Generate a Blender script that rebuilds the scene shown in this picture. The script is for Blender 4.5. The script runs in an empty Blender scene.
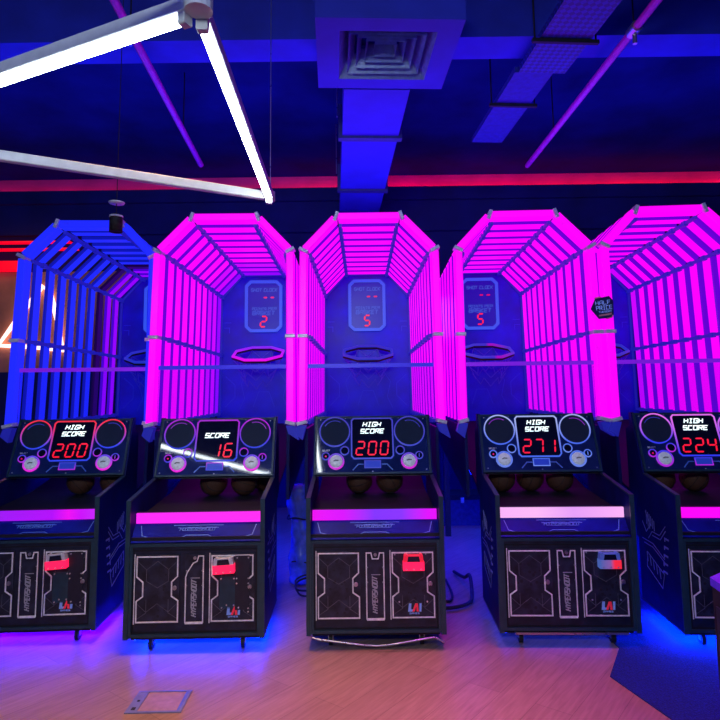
import bpy, math, random
from mathutils import Vector, Matrix
R = math.radians
random.seed(7)
SC = bpy.context.scene
COL = SC.collection

# ------------------------------------------------------------------ camera
cam_d = bpy.data.cameras.new('camera'); cam = bpy.data.objects.new('camera', cam_d); COL.objects.link(cam)
cam_d.sensor_width = 36; cam_d.sensor_fit = 'HORIZONTAL'
cam_d.lens = 600.5 / 720 * 36
cam_d.shift_y = -(360 - 325.6) / 720
cam_d.clip_start = 0.02
cam.matrix_world = Matrix.Translation((0, 0, 1.6)) @ Matrix.Rotation(R(90 + 6.34), 4, 'X') @ Matrix.Rotation(R(-0.73), 4, 'Z')
SC.camera = cam

# ------------------------------------------------------------------ world, exposure, fill lamps
W = bpy.data.worlds.new('world'); SC.world = W; W.use_nodes = True
bg = W.node_tree.nodes['Background']; bg.inputs[0].default_value = (0.01, 0.03, 0.60, 1); bg.inputs[1].default_value = 0.30
vs = SC.view_settings
vs.view_transform = 'Standard'; vs.look = 'None'; vs.exposure = 0.0; vs.gamma = 1.0; vs.use_curve_mapping = False

def area(name, loc, rot, size, col, power, sy=None):
    l = bpy.data.lights.new(name, 'AREA'); l.energy = power; l.color = col; l.shape = 'RECTANGLE'
    l.size = size; l.size_y = sy or size
    o = bpy.data.objects.new(name, l); COL.objects.link(o); o.location = loc; o.rotation_euler = rot
    return o
def spot(name, loc, target, col, power, angle, blend=0.6, rad=0.4):
    l = bpy.data.lights.new(name, 'SPOT'); l.energy = power; l.color = col; l.spot_size = R(angle); l.spot_blend = blend
    l.shadow_soft_size = rad
    o = bpy.data.objects.new(name, l); COL.objects.link(o); o.location = loc
    o.rotation_euler = (Vector(target) - Vector(loc)).to_track_quat('-Z', 'Y').to_euler()
    return o
# unseen spots added to brighten the floor in front of the machines
spot('added_fill_warm', (-0.9, 3.3, 4.7), (-0.9, 2.9, 0), (1.0, 0.45, 0.24), 640, 54, 1.0)
spot('added_fill_pink', (1.2, 3.2, 4.7), (1.2, 2.75, 0), (1.0, 0.11, 0.95), 560, 54, 1.0)
area('added_fill_white', (-0.6, -1.6, 3.2), (R(75), 0, 0), 1.6, (0.82, 0.95, 1.0), 66, 0.6)  # white fill added behind the viewer to brighten the machine fronts
# unseen blue fill lights added before, above and behind the machine row
area('blue_wash_front', (0, -0.8, 4.3), (R(62), 0, 0), 6.0, (0.005, 0.04, 1.0), 32, 1.0)
area('blue_wash_ceiling', (0.0, 5.6, 3.35), (R(180), 0, 0), 9.0, (0.005, 0.04, 1.0), 110, 2.5)
area('blue_wash_behind', (0.0, 8.2, 2.6), (R(-72), 0, 0), 9.0, (0.005, 0.04, 1.0), 160, 0.5)

# ------------------------------------------------------------------ materials
MATS = {}
def mat(name, col, rough=0.5, metal=0.0, spec=0.5, emit=None, es=1.0, noise=0.0, nscale=20.0, alpha=None, bump=0.0, rnoise=0.0):
    if name in MATS: return MATS[name]
    m = bpy.data.materials.new(name); m.use_nodes = True; nt = m.node_tree; b = nt.nodes['Principled BSDF']
    b.inputs['Base Color'].default_value = (*col, 1); b.inputs['Roughness'].default_value = rough
    b.inputs['Metallic'].default_value = metal; b.inputs['Specular IOR Level'].default_value = spec
    if emit: b.inputs['Emission Color'].default_value = (*emit, 1); b.inputs['Emission Strength'].default_value = es
    if noise or bump or rnoise:
        tc = nt.nodes.new('ShaderNodeTexCoord'); n = nt.nodes.new('ShaderNodeTexNoise'); n.inputs['Scale'].default_value = nscale
        n.inputs['Detail'].default_value = 5; nt.links.new(tc.outputs['Object'], n.inputs['Vector'])
        if noise:
            r = nt.nodes.new('ShaderNodeValToRGB')
            r.color_ramp.elements[0].position = .3; r.color_ramp.elements[1].position = .7
            r.color_ramp.elements[0].color = (*[c * (1 - noise) for c in col], 1); r.color_ramp.elements[1].color = (*[min(1, c * (1 + noise)) for c in col], 1)
            nt.links.new(n.outputs['Fac'], r.inputs[0]); nt.links.new(r.outputs[0], b.inputs['Base Color'])
        if rnoise:
            mr = nt.nodes.new('ShaderNodeMapRange'); mr.inputs[3].default_value = max(0.02, rough - rnoise); mr.inputs[4].default_value = rough + rnoise
            nt.links.new(n.outputs['Fac'], mr.inputs[0]); nt.links.new(mr.outputs[0], b.inputs['Roughness'])
        if bump:
            bp = nt.nodes.new('ShaderNodeBump'); bp.inputs['Strength'].default_value = bump; bp.inputs['Distance'].default_value = .01
            nt.links.new(n.outputs['Fac'], bp.inputs['Height']); nt.links.new(bp.outputs[0], b.inputs['Normal'])
    MATS[name] = m; return m
def glow(name, stops, es=1.0, axis=2, base=(.02, .02, .02)):
    """LED colour running along the object's own axis: stops = [(pos, rgb)...]"""
    if name in MATS: return MATS[name]
    m = mat(name, base, .35); nt = m.node_tree; b = nt.nodes['Principled BSDF']
    tc = nt.nodes.new('ShaderNodeTexCoord'); sx = nt.nodes.new('ShaderNodeSeparateXYZ'); r = nt.nodes.new('ShaderNodeValToRGB')
    nt.links.new(tc.outputs['Generated'], sx.inputs[0]); nt.links.new(sx.outputs[axis], r.inputs[0])
    e = r.color_ramp.elements
    while len(e) < len(stops): e.new(.5)
    for el, (p, c) in zip(e, stops): el.position = p; el.color = (*c, 1)
    nt.links.new(r.outputs[0], b.inputs['Emission Color']); b.inputs['Emission Strength'].default_value = es
    return m
def clear(name, tint, gloss=0.06, rough=0.05):
    if name in MATS: return MATS[name]
    m = bpy.data.materials.new(name); m.use_nodes = True; nt = m.node_tree; nt.nodes.remove(nt.nodes['Principled BSDF'])
    t = nt.nodes.new('ShaderNodeBsdfTransparent'); t.inputs[0].default_value = (*tint, 1)
    g = nt.nodes.new('ShaderNodeBsdfGlossy'); g.inputs['Roughness'].default_value = rough
    lw = nt.nodes.new('ShaderNodeLayerWeight'); lw.inputs[0].default_value = .25
    mp = nt.nodes.new('ShaderNodeMath'); mp.operation = 'MULTIPLY_ADD'; mp.inputs[1].default_value = .5; mp.inputs[2].default_value = gloss
    nt.links.new(lw.outputs['Fresnel'], mp.inputs[0])
    mx = nt.nodes.new('ShaderNodeMixShader'); nt.links.new(mp.outputs[0], mx.inputs[0])
    nt.links.new(t.outputs[0], mx.inputs[1]); nt.links.new(g.outputs[0], mx.inputs[2])
    nt.links.new(mx.outputs[0], nt.nodes['Material Output'].inputs[0])
    MATS[name] = m; return m

M_black = mat('black_laminate', (.010, .012, .022), .42, noise=.3, nscale=30, rnoise=.08)
M_side = mat('dark_blue_side_laminate', (.003, .007, .11), .5, spec=.15, noise=.3, nscale=8, rnoise=.06)
M_trim = mat('t_moulding', (.015, .05, .075), .35, noise=.2)
M_face = mat('front_panel_print', (.010, .014, .034), .45, noise=.55, nscale=14)
M_door = mat('door_print', (.016, .020, .042), .42, noise=.7, nscale=16)
M_hex = mat('hexagon_print', (.10, .10, .13), .5, noise=.3)
M_silver = mat('silver_outline', (.92, .92, .95), .4, metal=.0, noise=.25, nscale=40)
M_grey = mat('grey_bracket', (.75, .78, .85), .4, metal=.2, noise=.15)
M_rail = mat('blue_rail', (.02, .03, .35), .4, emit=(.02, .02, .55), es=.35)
M_backb = mat('blue_backboard', (.004, .012, .62), .4, noise=.35, nscale=3, rnoise=.1)
M_backline = mat('backboard_print', (.03, .08, .8), .4)
M_gloss = mat('glossy_black_screen', (.006, .008, .03), .04, spec=.7, noise=.1)
M_panel = mat('control_panel_print', (.012, .025, .13), .05, spec=.9, noise=.35, nscale=7)
M_dark = mat('matte_black', (.006, .006, .01), .7, noise=.2)
M_rubber = mat('black_rubber', (.012, .012, .014), .6, noise=.3)
M_metal = mat('steel', (.5, .5, .55), .3, metal=.9, rnoise=.1)
M_cloth = mat('speaker_cloth', (.005, .022, .055), .85, noise=.5, nscale=300, bump=.3)
M_ball = mat('basketball_leather', (.12, .042, .022), .6, noise=.2, nscale=160, bump=.5)
M_apron = mat('apron_print', (.004, .012, .28), .4, spec=.15, noise=.4, nscale=6)
M_apronline = mat('apron_line_print', (.12, .28, .85), .35)
M_screw = mat('screw_head', (.75, .78, .85), .25, metal=.6, rnoise=.05)
M_white = glow('score_lettering', [(0, (.75, .95, 1)), (1, (.9, 1, 1))], 1.6)
M_red = glow('red_segments', [(0, (1, .005, .03)), (1, (1, .01, .05))], 1.05)
M_redoff = glow('red_segments_dim', [(0, (.75, .0, .12)), (1, (.8, .0, .15))], .9)
M_acr = clear('clear_acrylic', (.90, .90, 1), .03)

# ------------------------------------------------------------------ geometry helper
class MB:
    """collects polygons (with material slots) into ONE mesh; points are mapped through a frame"""
    def __init__(s): s.v = []; s.f = []; s.mi = []; s.mats = []; s.sm = []; s.frame()
    def frame(s, o=(0, 0, 0), u=(1, 0, 0), v=(0, 1, 0), n=(0, 0, 1)):
        s.o, s.u, s.w, s.n = Vector(o), Vector(u).normalized(), Vector(v).normalized(), Vector(n).normalized(); return s
    def P(s, p): return s.o + s.u * p[0] + s.w * p[1] + s.n * p[2]
    def m(s, material):
        if material not in s.mats: s.mats.append(material)
        s.cur = s.mats.index(material); return s
    def add(s, verts, faces, smooth=False):
        b = len(s.v); s.v += [s.P(p) for p in verts]
        for f in faces: s.f.append([i + b for i in f]); s.mi.append(getattr(s, 'cur', 0)); s.sm.append(smooth)
        return s
    def box(s, x0, x1, y0, y1, z0, z1):
        v = [(x, y, z) for z in (z0, z1) for y in (y0, y1) for x in (x0, x1)]
        return s.add(v, [(0, 2, 3, 1), (4, 5, 7, 6), (0, 1, 5, 4), (2, 6, 7, 3), (0, 4, 6, 2), (1, 3, 7, 5)])
    def cbox(s, x0, x1, y0, y1, z0, z1, c):
        """box whose four edges along z are chamfered"""
        p = [(x0 + c, y0), (x1 - c, y0), (x1, y0 + c), (x1, y1 - c), (x1 - c, y1), (x0 + c, y1), (x0, y1 - c), (x0, y0 + c)]
        return s.poly(p, z0, z1)
    def poly(s, pts, n0, n1):
        k = len(pts); a = sum(pts[i][0] * pts[(i + 1) % k][1] - pts[(i + 1) % k][0] * pts[i][1] for i in range(k))
        if a < 0: pts = pts[::-1]
        v = [(x, y, n0) for x, y in pts] + [(x, y, n1) for x, y in pts]
        f = [tuple(range(k - 1, -1, -1)), tuple(range(k, 2 * k))] + [(i, (i + 1) % k, (i + 1) % k + k, i + k) for i in range(k)]
        return s.add(v, f)
    def ribbon(s, path, w, n0, n1, closed=False):
        k = len(path); L = []; Rr = []
        for i in range(k):
            p = Vector(path[i])
            a = Vector(path[(i - 1) % k]) if (closed or i > 0) else None
            b = Vector(path[(i + 1) % k]) if (closed or i < k - 1) else None
            d1 = (p - a).normalized() if a is not None else None; d2 = (b - p).normalized() if b is not None else None
            if d1 is None: d1 = d2
            if d2 is None: d2 = d1
            t = d1 + d2
            t = t.normalized() if t.length > 1e-6 else d1
            nn = Vector((-t.y, t.x)); c = max(.35, nn.dot(Vector((-d1.y, d1.x)))); off = nn * (w / 2 / c)
            ext = Vector((0, 0))
            L.append(p + off); Rr.append(p - off)
        rng = range(k if closed else k - 1)
        for i in rng:
            j = (i + 1) % k
            q = [L[i], Rr[i], Rr[j], L[j]]
            s.add([(x, y, n0) for x, y in q] + [(x, y, n1) for x, y in q], [(3, 2, 1, 0), (4, 5, 6, 7), (0, 1, 5, 4), (1, 2, 6, 5), (2, 3, 7, 6), (3, 0, 4, 7)])
        return s
    def ring(s, cx, cy, r0, r1, n0, n1, seg=40):
        v = []
        for i in range(seg):
            a = 2 * math.pi * i / seg; c, q = math.cos(a), math.sin(a)
            v += [(cx + r0 * c, cy + r0 * q, n0), (cx + r1 * c, cy + r1 * q, n0), (cx + r1 * c, cy + r1 * q, n1), (cx + r0 * c, cy + r0 * q, n1)]
        f = []
        for i in range(seg):
            a, b = 4 * i, 4 * ((i + 1) % seg)
            for j in range(4): f.append((a + j, a + (j + 1) % 4, b + (j + 1) % 4, b + j))
        return s.add(v, [tuple(reversed(q)) for q in f], True)
    def disc(s, cx, cy, r, n0, n1, seg=32, dome=0.0):
        prof = [(r, n0), (r, n1)]
        if dome:
            for i in range(1, 6): a = i / 6 * math.pi / 2; prof.append((r * math.cos(a), n1 + dome * math.sin(a)))
        v = []; f = []
        for pr, h in prof: v += [(cx + pr * math.cos(2 * math.pi * i / seg), cy + pr * math.sin(2 * math.pi * i / seg), h) for i in range(seg)]
        for j in range(len(prof) - 1):
            for i in range(seg): k = (i + 1) % seg; f.append((j * seg + i, j * seg + k, (j + 1) * seg + k, (j + 1) * seg + i))
        f.append(tuple(range(seg - 1, -1, -1))); t = (len(prof) - 1) * seg; f.append(tuple(range(t, t + seg)))
        return s.add(v, f, bool(dome))
    def tube(s, pts, r, seg=10, closed=False):
        pts = [Vector(p) for p in pts]; k = len(pts); v = []; f = []
        up = Vector((0, 0, 1)); prev = None
        for i, p in enumerate(pts):
            a = pts[i - 1] if i > 0 else (pts[-1] if closed else None); b = pts[i + 1] if i < k - 1 else (pts[0] if closed else None)
            t = ((b if b is not None else p) - (a if a is not None else p)).normalized()
            x = prev - t * prev.dot(t) if prev is not None else t.cross(up)
            if x.length < 1e-4: x = t.cross(Vector((1, 0, 0)))
            x.normalize(); y = t.cross(x); prev = x
            v += [p + x * r * math.cos(2 * math.pi * j / seg) + y * r * math.sin(2 * math.pi * j / seg) for j in range(seg)]
        for i in range(k if closed else k - 1):
            i2 = (i + 1) % k
            for j in range(seg): q = (j + 1) % seg; f.append((i * seg + j, i * seg + q, i2 * seg + q, i2 * seg + j))
        s.add(v, f, True)
        if not closed: s.add(v[:seg], [tuple(range(seg - 1, -1, -1))]); s.add(v[-seg:], [tuple(range(seg))])
        return s
    def lathe(s, prof, seg=28):
        v = []; f = []
        for r, h in prof: v += [(r * math.cos(2 * math.pi * i / seg), r * math.sin(2 * math.pi * i / seg), h) for i in range(seg)]
        for j in range(len(prof) - 1):
            for i in range(seg): k = (i + 1) % seg; f.append((j * seg + i, j * seg + k, (j + 1) * seg + k, (j + 1) * seg + i))
        return s.add(v, f, True)
    def beam(s, p0, p1, side, hs, ht, c=.012, trim=0.0):
        """bar from p0 to p1; half width hs along 'side', half thickness ht across; chamfered section"""
        p0, p1, side = Vector(p0), Vector(p1), Vector(side).normalized(); d = (p1 - p0).normalized()
        p0 = p0 + d * trim; p1 = p1 - d * trim
        sd = (side - d * side.dot(d)).normalized(); t = d.cross(sd)
        q = [(hs - c, ht), (hs, ht - c), (hs, -ht + c), (hs - c, -ht), (-hs + c, -ht), (-hs, -ht + c), (-hs, ht - c), (-hs + c, ht)]
        v = [p0 + sd * a + t * b for a, b in q] + [p1 + sd * a + t * b for a, b in q]
        f = [tuple(range(8)), tuple(range(15, 7, -1))] + [((i + 1) % 8, i, i + 8, (i + 1) % 8 + 8) for i in range(8)]
        return s.add(v, f)
    def build(s, name, material=None, parent=None):
        me = bpy.data.meshes.new(name); me.from_pydata([tuple(p) for p in s.v], [], s.f)
        if not s.mats: s.mats = [material]
        for mm in s.mats: me.materials.append(mm)
        me.polygons.foreach_set('material_index', s.mi); me.polygons.foreach_set('use_smooth', s.sm)
        me.update()
        o = bpy.data.objects.new(name, me); COL.objects.link(o)
        if parent: o.parent = parent
        return o
def tag(o, label=None, cat=None, group=None, kind=None):
    if label: o['label'] = label
    if cat: o['category'] = cat
    if group: o['group'] = group
    if kind: o['kind'] = kind
    return o
def empty(name, loc, rz=0):
    o = bpy.data.objects.new(name, None); COL.objects.link(o); o.location = loc; o.rotation_euler = (0, 0, rz); o.empty_display_size = .1
    return o

# stroke lettering -------------------------------------------------
G = {'H': [[(0, 0), (0, 6)], [(4, 0), (4, 6)], [(0, 3), (4, 3)]], 'I': [[(2, 0), (2, 6)], [(.6, 0), (3.4, 0)], [(.6, 6), (3.4, 6)]],
     'G': [[(4, 5), (4, 6), (0, 6), (0, 0), (4, 0), (4, 2.8), (2, 2.8)]], 'S': [[(4, 6), (0, 6), (0, 3), (4, 3), (4, 0), (0, 0)]],
     'C': [[(4, 6), (0, 6), (0, 0), (4, 0)]], 'O': [[(0, 0), (0, 6), (4, 6), (4, 0), (0, 0)]], 'R': [[(0, 0), (0, 6), (4, 6), (4, 3), (0, 3)], [(2, 3), (4, 0)]],
     'E': [[(4, 6), (0, 6), (0, 0), (4, 0)], [(0, 3), (3.4, 3)]], 'T': [[(0, 6), (4, 6)], [(2, 6), (2, 0)]], 'K': [[(0, 0), (0, 6)], [(4, 6), (0, 3), (4, 0)]],
     'L': [[(0, 6), (0, 0), (4, 0)]], 'A': [[(0, 0), (0, 4), (1.5, 6), (4, 6), (4, 0)], [(0, 2.4), (4, 2.4)]], 'F': [[(0, 0), (0, 6), (4, 6)], [(0, 3), (3.2, 3)]],
     'P': [[(0, 0), (0, 6), (4, 6), (4, 3), (0, 3)]], 'U': [[(0, 6), (0, 0), (4, 0), (4, 6)]], 'D': [[(0, 0), (0, 6), (3, 6), (4, 5), (4, 1), (3, 0), (0, 0)]],
     'Y': [[(0, 6), (2, 3.2), (4, 6)], [(2, 3.2), (2, 0)]], 'N': [[(0, 0), (0, 6), (4, 0), (4, 6)]], 'B': [[(0, 0), (0, 6), (3.4, 6), (3.4, 3), (0, 3)], [(3.4, 3), (4, 3), (4, 0), (0, 0)]],
     'M': [[(0, 0), (0, 6), (2, 3), (4, 6), (4, 0)]]}
def text(mb, s, cx, cy, h, w, stroke, n0, n1, skew=0.0, rot=None):
    """centred line of stroke letters, h high, w wide overall"""
    k = len(s); cell = w / (k * 4 + (k - 1) * 1.6); x = -w / 2
    for ch in s:
        for st in G.get(ch, []):
            p = []
            for a, b in st:
                X = x + a * cell; Y = (b / 6 - .5) * h; X += skew * Y
                if rot: X, Y = X * math.cos(rot) - Y * math.sin(rot), X * math.sin(rot) + Y * math.cos(rot)
                p.append((cx + X, cy + Y))
            mb.ribbon(p, stroke, n0, n1)
        x += 5.6 * cell
SEG = {'0': 'abcdef', '1': 'bc', '2': 'abged', '3': 'abgcd', '4': 'fgbc', '5': 'afgcd', '6': 'afgedc', '7': 'abc', '8': 'abcdefg', '9': 'abcdfg', '-': 'g'}
def digit(mb, ch, cx, cy, w, h, t, n0, n1, skew=.12):
    a, b = w / 2, h / 2; g = t * .25
    seg = {'a': ((-a + g, b), (a - g, b)), 'd': ((-a + g, -b), (a - g, -b)), 'g': ((-a + g, 0), (a - g, 0)),
           'f': ((-a, b - g), (-a, g)), 'e': ((-a, -g), (-a, -b + g)), 'b': ((a, b - g), (a, g)), 'c': ((a, -g), (a, -b + g))}
    for k in SEG[ch]:
        (x0, y0), (x1, y1) = seg[k]
        if y0 == y1: p = [(x0, y0), (x0 + t / 2, y0 + t / 2), (x1 - t / 2, y1 + t / 2), (x1, y1), (x1 - t / 2, y1 - t / 2), (x0 + t / 2, y0 - t / 2)]
        else: p = [(x0, y0), (x0 + t / 2, y0 - t / 2), (x1 + t / 2, y1 + t / 2), (x1, y1), (x1 - t / 2, y1 + t / 2), (x0 - t / 2, y0 - t / 2)]
        mb.poly([(cx + x + skew * y, cy + y) for x, y in p], n0, n1)

# ------------------------------------------------------------------ the setting
def wood():
    m = bpy.data.materials.new('wood_floor'); m.use_nodes = True; nt = m.node_tree; b = nt.nodes['Principled BSDF']
    tc = nt.nodes.new('ShaderNodeTexCoord'); mp = nt.nodes.new('ShaderNodeMapping'); mp.inputs['Rotation'].default_value = (0, 0, R(-52))
    nt.links.new(tc.outputs['Object'], mp.inputs[0])
    br = nt.nodes.new('ShaderNodeTexBrick'); br.inputs['Scale'].default_value = 1.0; br.inputs['Brick Width'].default_value = 1.25; br.inputs['Row Height'].default_value = .19
    br.inputs['Mortar Size'].default_value = .0012; br.inputs['Color1'].default_value = (.50, .30, .20, 1); br.inputs['Color2'].default_value = (.42, .25, .165, 1); br.inputs['Mortar'].default_value = (.22, .12, .08, 1)
    nt.links.new(mp.outputs[0], br.inputs['Vector'])
    m2 = nt.nodes.new('ShaderNodeMapping'); m2.inputs['Scale'].default_value = (1.2, 14, 1); nt.links.new(mp.outputs[0], m2.inputs[0])
    n = nt.nodes.new('ShaderNodeTexNoise'); n.inputs['Scale'].default_value = 4; n.inputs['Detail'].default_value = 8; n.inputs['Distortion'].default_value = .6
    nt.links.new(m2.outputs[0], n.inputs[0])
    mx = nt.nodes.new('ShaderNodeMixRGB'); mx.blend_type = 'MULTIPLY'; mx.inputs[0].default_value = .55
    rp = nt.nodes.new('ShaderNodeValToRGB'); rp.color_ramp.elements[0].position = .3; rp.color_ramp.elements[0].color = (.55, .5, .48, 1); rp.color_ramp.elements[1].position = .65; rp.color_ramp.elements[1].color = (1, 1, 1, 1)
    nt.links.new(n.outputs[0], rp.inputs[0]); nt.links.new(br.outputs[0], mx.inputs[1]); nt.links.new(rp.outputs[0], mx.inputs[2])
    nt.links.new(mx.outputs[0], b.inputs['Base Color']); b.inputs['Roughness'].default_value = .38; b.inputs['Specular IOR Level'].default_value = .35
    return m
M_ceil = mat('dark_blue_ceiling_paint', (.003, .018, .12), .9, spec=.1, noise=.35, nscale=1.5)
M_wall = mat('dark_navy_wall_paint', (.003, .008, .10), .8, noise=.3, nscale=2)
M_carpet = mat('dark_blue_carpet', (.005, .015, .13), .95, noise=.5, nscale=120, bump=.6)
M_duct = mat('blue_grey_duct_steel', (.014, .025, .42), .65, noise=.15, nscale=3)
M_ductdark = mat('duct_flange', (.02, .03, .12), .5, noise=.2)
def struct(o): o['kind'] = 'structure'; return o
Z = 4.82
struct(MB().box(-7, 7, -3, 9, -.1, 0).build('floor', wood()))
struct(MB().box(-7, 7, -3, 9, Z, Z + .1).build('ceiling', M_ceil))
struct(MB().box(-7, 7, 8.7, 8.85, 0, Z).build('wall_back', M_wall))
struct(MB().box(-7, 7, 8.69, 8.70, 4.556, Z).build('trim_4', mat('cove_glow_band', (.6, .05, .25), .7, noise=.2, nscale=2)))  # rose colour put on this band to strengthen the cove's red light
struct(MB().box(-7.1, -7, -3, 9, 0, Z).build('wall_left', M_wall))
struct(MB().box(7, 7.1, -3, 9, 0, Z).build('wall_right', M_wall))
struct(MB().poly([(1.58, 3.92), (1.373, 3.557), (1.49, 3.10), (1.9, 1.4), (7, 1.4), (7, 8.7), (1.58, 8.7)], 0, .006).build('floor_carpet', M_carpet))
# bulkhead ledge with a red cove
struct(MB().box(-7, 7, 8.53, 8.7, 4.40, 4.555).build('trim_1', M_wall))
struct(MB().box(-7, 7, 8.52, 8.53, 4.40, 4.59).build('trim_5', M_wall))
struct(MB().box(-7, 7, 8.6, 8.7, 3.95, 4.40).build('trim_2', M_wall))
M_cove = glow('red_cove_led', [(0, (.22, .0, .08)), (.38, (.35, .0, .10)), (.50, (.9, .0, .2)), (.66, (1, .0, .10)), (.8, (1, .0, .04)), (1, (.8, 0, .2))], 14.0, 0)
tag(MB().box(-6.9, 6.9, 8.58, 8.62, 4.556, 4.570).build('cove_light', M_cove), 'long red cove light strip on the ledge at the top of the wall', 'light strip')
M_orange = mat('orange_wall_paint', (.62, .26, .13), .8, noise=.25, nscale=2)
struct(MB().box(-7, -3.35, 8.6, 8.7, 1.95, 3.40).build('wall_panel', M_orange))
struct(MB().box(-7, -3.35, 8.6, 8.7, 0, 1.95).build('trim_3', M_wall))
M_redstrip = mat('red_strip_glow', (.2, 0, 0), .4, emit=(1, .0, .02), es=1.0)
for nm, x0, x1, z0, z1, yy, lab in (('thick', -7, -4.85, 3.41, 3.55, 8.5, 'broad red light strip above the orange wall'),
                            ('mid', -7, -4.1, 3.715, 3.735, 8.5, 'thin red reflection built as a glowing bar, lower of two above the broad red one'),
                            ('thin', -7, -4.2, 3.82, 3.84, 8.5, 'thin red reflection built as a glowing bar, upper of two above the broad red one')):
    tag(MB().box(x0, x1, yy, 8.62, z0, z1).build('red_strip_or_reflection', M_redstrip), lab, 'light strip', 'red light strips on the far wall')  # the two thin bars model red reflections as glowing solids
spot('orange_wall_fill', (-5.2, 7.2, 4.3), (-4.6, 8.6, 2.7), (1, .6, .3), 22, 80, .8)  # warm fill added to light the orange wall
# triangular neon sign on the orange wall
M_neon = mat('pink_white_neon', (.5, .3, .3), .4, emit=(1, .62, .60), es=2.2)
t = empty('neon_sign', (-4.68, 8.56, 2.3)); tag(t, 'glowing pink-white triangular neon sign on the orange wall', 'neon sign')
MB().tube([(-.50, 0, .03), (-.25, 0, .40), (.10, 0, .89), (.22, 0, .76), (.33, 0, .40), (.43, 0, -.06), (.05, 0, 0)], .035, 10, True).build('neon_tube', M_neon, t)
bk = MB().m(M_dark)
for p in ((-.25, .40), (.33, .40), (.05, 0)): bk.box(p[0] - .02, p[0] + .02, .0, .04, p[1] - .02, p[1] + .02)
bk.build('mount', M_dark, t)

# ------------------------------------------------------------------ ceiling services
yaw = R(2.6)
t = empty('ceiling_duct', (.16, 4.56, 4.0), yaw); tag(t, 'wide flat blue ventilation duct running back from the ceiling vent', 'air duct')
MB().m(M_duct).box(-.264, .264, 0.0, 4.02, 0, .29).build('duct_body', M_duct, t)
for y0 in (.86, 2.35):
    f = MB().m(M_ductdark).box(-.30, .30, y0, y0 + .08, -.025, .31).build('flange', M_ductdark, t)
    for sx in (-1, 1): MB().tube([(sx * .31, y0 + .04, .2), (sx * .31, y0 + .04, .82 - .005)], .007, 6).build('hanger_rod', M_metal, f)
t = empty('ceiling_vent', (.205, 4.09, 4.0), yaw); tag(t, 'square ceiling air vent with nested metal louvres', 'air vent')
b = MB().m(M_duct)
for (x0, x1, y0, y1) in ((-.49, -.33, -.45, .45), (.33, .49, -.45, .45), (-.33, .33, -.45, -.31), (-.33, .33, .31, .45)): b.box(x0, x1, y0, y1, 0, .28)
b.box(-.49, .49, -.45, .45, .28, .29); b.build('vent_box', M_duct, t)
M_louv = mat('louvre_metal', (.16, .22, .45), .35, metal=.3, noise=.2)
for k in range(5):
    o = 1 - k * .19; X, Y = .33 * o, .31 * o; i = .80
    q = MB().m(M_louv)
    for sx, sy in ((1, 0), (-1, 0), (0, 1), (0, -1)):
        if sx: pts = [(sx * X, -Y, .0 + .012 * k), (sx * X, Y, .012 * k), (sx * X * i, Y * i, .12 + .012 * k), (sx * X * i, -Y * i, .12 + .012 * k)]
        else: pts = [(-X, sy * Y, .012 * k), (X, sy * Y, .012 * k), (X * i, sy * Y * i, .12 + .012 * k), (-X * i, sy * Y * i, .12 + .012 * k)]
        v = pts + [(p[0], p[1], p[2] + .012) for p in pts]
        q.add(v, [(0, 1, 2, 3), (7, 6, 5, 4), (0, 4, 5, 1), (1, 5, 6, 2), (2, 6, 7, 3), (3, 7, 4, 0)])
    q.build('louvre', M_louv, t)
for sx in (-1, 1):
    MB().tube([(sx * .46, -.42, .291), (sx * .46, -.42, .815)], .008, 6).build('hanger_rod', M_metal, t)
def tray_mat():
    m = mat('perforated_tray_steel', (.10, .12, .55), .5); nt = m.node_tree; b = nt.nodes['Principled BSDF']
    tc = nt.nodes.new('ShaderNodeTexCoord'); mp = nt.nodes.new('ShaderNodeMapping'); mp.inputs['Scale'].default_value = (28, 28, 28); mp.inputs['Rotation'].default_value = (0, 0, R(45))
    ck = nt.nodes.new('ShaderNodeTexChecker'); ck.inputs['Scale'].default_value = 1; ck.inputs['Color1'].default_value = (.012, .02, .26, 1); ck.inputs['Color2'].default_value = (.005, .008, .12, 1)
    nt.links.new(tc.outputs['Object'], mp.inputs[0]); nt.links.new(mp.outputs[0], ck.inputs[0]); nt.links.new(ck.outputs[0], b.inputs['Base Color']); return m
t = empty('cable_tray', (1.59, 3.77, 4.2), R(4.2)); tag(t, 'perforated blue cable tray hung under the ceiling by the pink pipe', 'cable tray')
M_tray = tray_mat(); M_tray2 = mat('solid_tray_steel', (.01, .018, .22), .6, noise=.2)
MB().m(M_tray).box(-.19, .20, -1.6, .93, 0, .05).build('tray', M_tray, t)
MB().m(M_tray2).box(-.22, .10, .93, 2.32, 0, .05).build('tray', M_duct, t)
for y0, x0, x1 in ((.44, -.25, .26), (1.45, -.28, .16)):
    h = MB().m(M_dark).box(x0, x1, y0, y0 + .03, -.03, -.001).build('crossbar', M_dark, t)
    for x in (x0 + .02, x1 - .02): MB().tube([(x, y0 + .015, -.015), (x, y0 + .015, .615)], .007, 6).build('hanger_rod', M_dark, h)
M_beam = mat('blue_beam_paint', (.008, .02, .45), .7, noise=.2, nscale=3)
struct(MB().box(-7, 7, 4.34, 4.65, 4.301, Z).build('ceiling_beam', M_beam))
struct(MB().box(-7, 7, 1.9, 2.2, 4.42, Z).build('ceiling_beam', M_beam))
M_pipe = mat('magenta_red_pipe_paint', (.50, .008, .40), .4, noise=.15)
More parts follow.
